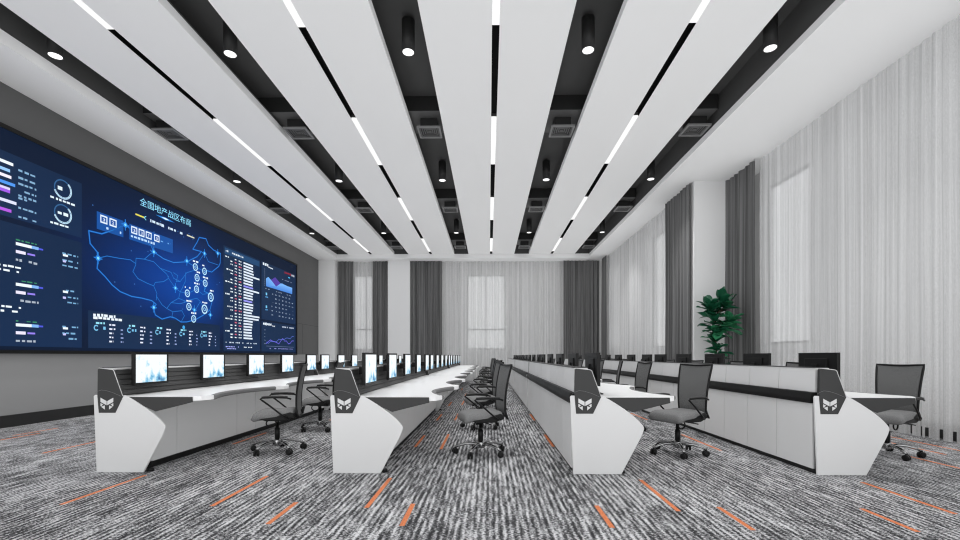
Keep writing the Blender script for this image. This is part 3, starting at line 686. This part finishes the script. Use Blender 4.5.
def make_console(label):
    root = thing('control_console', label, 'control console', (0, 0, 0), 0, 'white control consoles')
    for e, (ya, yb, sgn) in enumerate(((0, .05, -1), (LU - .07, LU - .02, 1))):
        MB().prism(PANEL_OUT, 1, *((ya, ya + .024) if e == 0 else (yb - .024, yb)), bevel=.006).build('end_panel', 'white', root)
        MB().prism([(.045, .01), (.03, .74), (.30, .70), (.44, .60), (.44, .01)], 1, *((ya + .024, ya + .054) if e == 0 else (yb - .054, yb - .024))).build('end_spacer', 'black', root)
        yo = (ya - .006, ya + .03) if e == 0 else (yb - .03, yb + .004)
        cap = MB().prism(CAP_OUT, 1, *yo, bevel=.004).build('end_cap', 'char', root)
        if e == 0:
            em = MB()
            def cv(pts): return [(-.0103 + .000644 * a, .8819 - .000644 * b) for a, b in pts]
            L1 = [(140, 202), (234, 255), (234, 318), (140, 268)]
            for pl in (L1, [(140, 286), (182, 309), (162, 320), (155, 334), (140, 334)], [(150, 343), (172, 334), (205, 322), (205, 385)]):
                mir = [(480 - a, b) for a, b in pl][::-1]
                for q in (pl, mir): em.prism(cv(q), 1, -.0085, -.0045)
            em.build('emblem', 'white', cap)['label'] = 'white winged emblem on the charcoal end cap'
            sm = MB()
            arc = [(-.0103 + .000644 * a, -.0065, .8819 - .000644 * b) for a, b in ((48, 132), (100, 100), (150, 82), (230, 92), (330, 122), (465, 180))]
            sm.tube(arc, .0018, 5); sm.build('seam', 'nosing', cap)
            MB().tube([(.303, -.005, .768), (.2105, -.005, 1.026), (.194, -.005, 1.034), (.06, -.005, 1.050)], .0035, 5).build('edge_trim', 'white', cap)
        gs = [(.322, .757), (.985, .757), (.99, .705), (.62, .612), (.42, .70)]
        MB().prism(gs, 1, *((.012, .034) if e == 0 else (LU - .05, LU - .03)), bevel=.003).build('gusset', 'char', root)
    n = 126
    wt = MB(); pts = [(.2, .036), ] + [(front_edge(.036 + (LU - .09) * i / n), .036 + (LU - .09) * i / n) for i in range(n + 1)] + [(.2, LU - .054)]
    wt.prism(pts, 2, .718, .762)
    wo = wt.build('worktop', 'worktop', root)
    for b in range(3):
        ns = MB(); m = 30; ya, yb = b * 1.75 + .20, (b + 1) * 1.75 - .20
        P = [(front_edge(ya + (yb - ya) * i / m), ya + (yb - ya) * i / m) for i in range(m + 1)]
        prof = [(-.03, .7635), (.004, .7635), (.016, .752), (.016, .727), (.004, .712), (-.03, .712)]
        ringv = []
        for (u, y) in P: ringv.append([ns.bm.verts.new((u + a, y, z)) for a, z in prof])
        fs = []
        for A, B in zip(ringv, ringv[1:]):
            fs += [ns.bm.faces.new((A[i], A[(i + 1) % 6], B[(i + 1) % 6], B[i])) for i in range(6)]
        fs += [ns.bm.faces.new(ringv[0]), ns.bm.faces.new(ringv[-1][::-1])]
        bmesh.ops.recalc_face_normals(ns.bm, faces=fs); ns._fin(fs, 0, False)
        ns.build('edge_nosing', 'nosing', root)
    # slatted monitor back-board and its white top ledge
    bb = MB(); ys = (.055, LU - .075)
    bb.prism([(.075, .765), (.235, .765), (.165, 1.028), (.075, 1.028)], 1, *ys, mi=0)
    for k in range(5):
        z = .775 + k * .052; u = .235 - (z - .765) / .263 * .07
        bb.prism([(u - .01, z), (u + .012, z + .003), (u + .002, z + .043), (u - .02, z + .043)], 1, ys[0] + .002, ys[1] - .002, mi=0)
    bb.build('monitor_backboard', 'slat', root)
    MB().box(.05, .185, *ys, 1.03, 1.05, bevel=.004).build('top_ledge', 'white', root)
    MB().box(.045, .17, ys[0], ys[1], 1.0505, 1.056).build('top_edge_strip', 'char', root)
    # back: upper panels, black cable rail, lower doors
    nd = 9; w_ = (LU - .136) / nd
    for k in range(nd):
        ya, yb = .058 + k * w_ + .004, .058 + (k + 1) * w_ - .004
        MB().prism([(.042, .81), (.074, .81), (.074, 1.046), (.052, 1.046)], 1, ya, yb, bevel=.002).build('upper_panel', 'white', root)
        MB().box(.022, .045, ya, yb, .05, .698, bevel=.002).build('back_door', 'white', root)
    MB().prism([(-.004, .702), (-.004, .742), (.012, .806), (.074, .806), (.074, .702)], 1, *ys).build('cable_rail', 'black', root)
    # carcass, plinth, operator-side fronts, levelling feet
    MB().box(.046, .445, .052, LU - .072, .06, .716).build('carcass', 'char', root)
    MB().box(.05, .42, .06, LU - .08, .0, .06).build('plinth', 'black', root)
    y = .055
    for b in range(3):
        for ww in (.50, 1.22):
            yb = min(y + ww, LU - .075)
            MB().box(.446, .466, y + .004, yb - .004, .075, .714, bevel=.002).build('front_door', 'white', root); y = yb
    MB().cyl((.53, .07, 0), .035, .025, .03, 16).cyl((.50, .07, .03), .012, .012, .05, 10).build('levelling_foot', 'black', root)
    MB().box(.445, .55, .055, .09, .06, .1).build('foot_bracket', 'black', root)
    return root
# monitors: local x = 0 at the screen face (facing +x), y across from 0, z from the worktop
def make_monitor(label, grp, lit):
    t = thing('monitor', label, 'monitor', (0, 0, 0), 0, grp)
    w_ = .50 if lit else .57
    mb = MB().box(-.03, -.004, 0, w_, .10, .44, bevel=.004).box(-.045, -.03, .12, w_ - .12, .16, .38, bevel=.004)
    for a in ((0, .02, .10, .44), (w_ - .02, w_, .10, .44), (.02, w_ - .02, .10, .125), (.02, w_ - .02, .42, .44)): mb.box(-.006, .004, *a)
    mb.build('casing', 'black', t)
    return t
def finish_monitor(t, lit):
    w_ = .50 if lit else .57; c = w_ / 2
    MB().box(-.004, -.001, .02, w_ - .02, .125, .42).build('screen', 'picture' if lit else 'black', t)
    if lit:
        MB().box(-.118, -.044, c - .05, c + .05, .21, .29, bevel=.004).build('wall_arm', 'black', t)
    else:
        MB().box(-.062, -.046, c - .04, c + .04, .01, .32, bevel=.004).build('stand', 'black', t)
        MB().box(-.07, .09, c - .07, c + .07, .0, .012, bevel=.004).build('foot', 'black', t)
    return t
c0 = None; m0 = {}
for r, x in enumerate(ROWX):
    for u in range(3):
        lab = 'white control console with charcoal caps, %s unit of %s' % (UN[u], RN[r])
        loc = (x, Y0 + u * LU, 0)
        if c0 is None: c0 = make_console(lab); c0.location = loc; kids_index()
        else: dup(c0, loc, 0, lab)
        for k in range(5):
            n_ = u * 5 + k
            lit = r < 2
            if (r, n_) in SKIP_MON: continue
            lab = ('lit monitor with blue and white picture, %s from the front, ' if lit else 'black monitor seen from behind, %s from the front, ') % ORD[n_] + RN[r].replace('the row', 'row').replace('the ', '', 1)
            lab = lab.replace('black monitor seen from behind', 'black-backed monitor').replace('lit monitor with blue and white picture', 'lit monitor')
            loc = (x + .315, Y0 + u * LU + (.125 if lit else .09) + k * 1.115, .765)
            if lit not in m0:
                m0[lit] = finish_monitor(make_monitor(lab, 'lit monitors' if lit else 'monitors seen from behind', lit), lit); m0[lit].location = loc; kids_index()
            else: dup(m0[lit], loc, 0, lab)

# ------------------------------------------------------------------ office chairs (at rotation 0 they face -x)
def make_chair(label):
    t = thing('office_chair', label, 'office chair', (0, 0, 0), 0, 'mesh-back office chairs')
    b = MB(); b.lathe([(.045, .075), (.05, .085), (.046, .13), (.034, .16)], (0, 0, 0), 20)
    for k in range(5):
        a = 2 * PI * k / 5 + .3; c, s_ = math.cos(a), math.sin(a)
        b.tube([(c * q, s_ * q, z) for q, z in ((.03, .115), (.10, .128), (.18, .122), (.25, .103), (.305, .078))], [.025, .024, .022, .019, .016], 8, flat=.75)
    b.build('star_base', 'chrome', t)
    for k in range(5):
        a = 2 * PI * k / 5 + .3; c, s_ = math.cos(a) * .305, math.sin(a) * .305
        w_ = MB(); nx = Vector((-math.sin(a + .6), math.cos(a + .6), 0))
        for d in (-.018, .018):
            # twin wheels, axis horizontal
            R_ = Matrix.Translation(Vector((c, s_, .034)) + nx * d) @ nx.to_track_quat('Z', 'Y').to_matrix().to_4x4()
            vs0 = len(w_.bm.verts); w_.lathe([(.024, -.012), (.034, -.009), (.034, .009), (.024, .012)], (0, 0, 0), 16)
            w_.bm.verts.ensure_lookup_table()
            bmesh.ops.transform(w_.bm, matrix=R_, verts=w_.bm.verts[vs0:])
        w_.cyl((c, s_, .034), .014, .013, .05, 10)
        w_.build('caster', 'black', t)
    MB().lathe([(.031, .155), (.031, .29), (.02, .292), (.02, .43)], (0, 0, 0), 20).build('gas_column', 'black', t)
    mc = MB(); mc.prism([(-.12, .425), (.11, .425), (.16, .40), (.13, .375), (-.05, .385), (-.12, .405)], 1, -.075, .075, bevel=.006)
    mc.build('tilt_mechanism', 'black', t)
    MB().tube([(-.05 + .055 * math.cos(q), -.10 , .36 + .045 * math.sin(q)) for q in [2 * PI * i / 14 for i in range(14)]], .008, 6, closed=True)\
        .tube([(-.03, -.08, .40), (.05, -.20, .385), (.06, -.24, .38)], .007, 6).build('lever', 'black', t)
    # seat cushion: rounded slab with a waterfall front
    def seat_surf(z0, z1, shrink, drop):
        mb = MB(); nu, nv = 26, 20
        def prof(sx, sy, top):
            ex = 4.0
            return None
        def fn_(u, v, top):
            x = -.245 + .47 * u; hy = .245 * (1 - .10 * u) * shrink
            y = (2 * v - 1) * hy
            e = max(0, 1 - abs(2 * v - 1) ** 6) ** .35 * max(0, 1 - abs(2 * u - 1) ** 8) ** .35
            wf = -.030 * max(0, 1 - u / .30) ** 2 + .012 * max(0, (u - .7) / .3)
            zm = .455 if top else .455
            if top: return (x, y, zm + wf + (z1 - zm) * e - .012 * math.cos(PI * (v - .5)) * (1 if 0 < u < 1 else 0) * (1 - abs(2 * u - 1)))
            return (x, y, zm + wf - (zm - z0 - drop * (1 - u)) * e)
        mb.grid(lambda u, v: fn_(u, v, True), nu, nv); mb.grid(lambda u, v: fn_(u, v, False), nu, nv)
        bmesh.ops.remove_doubles(mb.bm, verts=mb.bm.verts, dist=.0006)
        bmesh.ops.recalc_face_normals(mb.bm, faces=mb.bm.faces)
        return mb
    seat_surf(.405, .525, 1.0, 0).build('seat', 'seat', t)
    sh = MB(); sh.prism([(-.17, .430), (.0, .452), (.18, .50), (.222, .485), (.228, .44), (.12, .400), (-.08, .400)], 1, -.232, .232, bevel=.012, seg=3)
    sh.build('seat_shell', 'black', t)
    MB().prism([(.06, .385), (.10, .42), (.26, .475), (.30, .55), (.325, .545), (.30, .46), (.16, .385)], 1, -.035, .035, bevel=.006).build('back_support', 'black', t)
    # backrest: tapering frame with stretched mesh
    def bx_(z):
        q = (z - .44) / .64
        return .25 - .03 * math.sin(q * PI) + .07 * q + (.02 * max(0, .15 - q) / .15)
    def hw(z):
        q = (z - .44) / .64
        return .185 + .042 * q + .03 * max(0, .12 - q) / .12
    zs = [.44 + .625 * i / 14 for i in range(15)]
    loop = [(bx_(z), -hw(z), z) for z in zs] + [(bx_(1.065) + .006, y, 1.068 - .012 * math.cos(y / .235 * PI / 2)) for y in (-.15, -.07, 0, .07, .15)] + [(bx_(z), hw(z), z) for z in reversed(zs)] \
        + [(bx_(.44) + .012, y, .445 + .012 * math.cos(y / .2 * PI / 2)) for y in (.13, .06, 0, -.06, -.13)]
    MB().tube(loop, .0125, 8, closed=True).build('back_frame', 'black', t)
    ms = MB()
    for d in (.003, -.003):
        ms.grid(lambda u, v: (bx_(.45 + .61 * v) + .018 * math.cos((u - .5) * PI) + d, (2 * u - 1) * hw(.45 + .61 * v), .45 + .61 * v), 8, 14)
    ms.build('backrest', 'mesh', t)
    for sgn in (-1, 1):
        y = .262 * sgn
        arm = MB()
        arm.tube([(.16, y * .93, .43), (.10, y, .47), (-.02, y * 1.03, .575), (-.115, y * 1.04, .652), (-.135, y * 1.04, .668), (-.115, y * 1.04, .680), (.0, y * 1.04, .684), (.15, y * 1.02, .676), (.20, y * 1.01, .66)], .0105, 8)
        a = arm.build('armrest', 'black', t)
        MB().tube([(-.12, y * 1.04, .691), (-.06, y * 1.04, .696), (.06, y * 1.04, .697), (.16, y * 1.02, .688)], [.016, .021, .021, .016], 8, flat=.5).build('arm_pad', 'char', a)
    return t
ch0 = None
CH = [[(-2.60, 5.56, 15), (-2.68, 7.2, 6), (-2.62, 9.0, 8)], [(-.10, 5.45, 15), (-.13, 7.45, 14), (-.12, 9.2, 15)], [(2.26, 5.5, 27), (2.20, 7.35, 8), (2.30, 9.1, -10)], [(4.70, 5.46, 28), (4.72, 7.3, 22), (4.7, 9.05, 20)]]
jr = random.Random(5)
for r in range(4):
    for u in range(3):
        for k in range(3):
            x, y, a = CH[r][k]; x -= .12 if (r == 3 and u) else 0
            n_ = u * 3 + k
            if u: y += LU * u + jr.uniform(-.06, .06); x += jr.uniform(-.04, .04); a += jr.uniform(-6, 4)
            if (r, n_) in SKIP_CH: continue
            lab = 'grey mesh office chair, %s from the front, at ' % ORD[n_] + RN[r]
            if ch0 is None: ch0 = make_chair(lab); ch0.location = (x, y, 0); ch0.rotation_euler = (0, 0, R(a)); kids_index()
            else: dup(ch0, (x, y, 0), R(a), lab)

# ------------------------------------------------------------------ potted fiddle-leaf fig
pt = thing('potted_fig', 'tall green fiddle-leaf fig in a dark planter before the white pier', 'potted plant', (5.44, 11.0, 0))
MB().lathe([(.17, 0), (.19, .01), (.235, .86), (.235, .90), (.21, .90), (.205, .84)], (0, 0, 0), 36).build('planter', 'char', pt)
MB().lathe([(.204, .80), (.206, .845)], (0, 0, 0), 30).build('soil', 'soil', pt)
stem = MB()
paths = [[(0, 0, .84), (.01, .0, 1.2), (-.02, .01, 1.55), (-.03, .02, 1.88), (-.12, 0, 2.2), (-.19, 0, 2.36)],
         [(-.03, .02, 1.95), (.03, .0, 2.2), (.12, .02, 2.42), (.16, .03, 2.52)],
         [(-.01, .01, 1.62), (.10, -.03, 1.78), (.22, -.04, 1.90), (.30, -.05, 1.98)],
         [(.03, 0, 2.2), (.2, .05, 2.3), (.33, .06, 2.4)]]
for p in paths: stem.tube(p, [.02 - .0022 * i for i in range(len(p))], 8)
stem.build('trunk', 'bark', pt)
lf = MB(); lr = random.Random(11)
def leaf(mb, base, d, length, width, mi, roll):
    d = Vector(d).normalized(); side = d.cross(Vector((0, 0, 1)))
    if side.length < .1: side = Vector((1, 0, 0))
    side.normalize(); up = side.cross(d).normalized()
    side = (side * math.cos(roll) + up * math.sin(roll)); up = side.cross(d).normalized()
    def fn(u, v):
        s_ = (v - .5) * 2
        w_ = width * (math.sin(PI * min(1, u ** .75)) ** .6) * (.55 + .45 * u) * (1 if u < .97 else .6)
        if u == 0: w_ = .006
        p = Vector(base) + d * length * u - Vector((0, 0, 1)) * .16 * length * u * u
        return p + side * s_ * w_ * .5 + up * (.14 * abs(s_) ** 1.5 * w_ + .012 * math.sin(u * 9) * s_)
    mb.grid(fn, 9, 6, mi)
def along(p, q):
    p = [Vector(a) for a in p]; n = len(p) - 1; i = min(int(q * n), n - 1); t = q * n - i
    return p[i].lerp(p[i + 1], t)
def whorl(path, q0, q1, n, L0, L1, mi, tilt0, tilt1, a0=0):
    for i in range(n):
        t = i / max(1, n - 1); b = along(path, q0 + (q1 - q0) * t); a = a0 + i * 2.4 + lr.uniform(-.3, .3); tl = tilt0 + (tilt1 - tilt0) * t + lr.uniform(-.35, .4)
        L_ = (L0 + (L1 - L0) * t) * lr.uniform(1.3, 1.7)
        leaf(lf, b, (math.cos(a), math.sin(a), math.tan(tl)), L_, L_ * lr.uniform(.62, .74), mi if lr.random() > .15 else 1 - mi, lr.uniform(-.4, .4))
whorl(paths[0], .06, .58, 46, .21, .24, 0, .2, .5)
whorl(paths[0], .60, 1.0, 24, .30, .26, 0, .1, 1.1, 1)
whorl(paths[1], .2, 1.0, 16, .27, .24, 0, .2, 1.2, 2)
whorl(paths[2], .3, 1.0, 26, .28, .25, 1, -.3, .9, .5)
whorl(paths[3], .3, 1.0, 10, .27, .22, 0, .1, 1.0, 3)
lf.build('foliage', ['leaf', 'leaf_light'], pt)

# ------------------------------------------------------------------ light and camera
wd = bpy.data.worlds.new('daylight'); sc.world = wd; wd.use_nodes = True
bgn = wd.node_tree.nodes['Background']; bgn.inputs[0].default_value = (.97, .985, 1, 1); bgn.inputs[1].default_value = 1.5

cam = bpy.data.cameras.new('camera'); co = bpy.data.objects.new('camera', cam); COL.objects.link(co)
co.location = (0, 0, 1.17); co.rotation_euler = (PI / 2, 0, R(.9))
cam.sensor_width = 36; cam.lens = 36 * 456 / 960
cam.shift_x = -1.84 / 960; cam.shift_y = 86 / 960
cam.clip_start = .05; cam.clip_end = 200
sc.camera = co
sc.cycles.filter_width = 1.15
vs = sc.view_settings
vs.view_transform = 'Standard'; vs.look = 'None'; vs.gamma = 1; vs.use_curve_mapping = False; vs.exposure = 0.1
# even ambient fill of a bright room, with contact shading, by the renderer's ambient occlusion
sc.cycles.use_fast_gi = True; sc.cycles.fast_gi_method = 'ADD'
wd.light_settings.ao_factor = .31; wd.light_settings.distance = 1.0
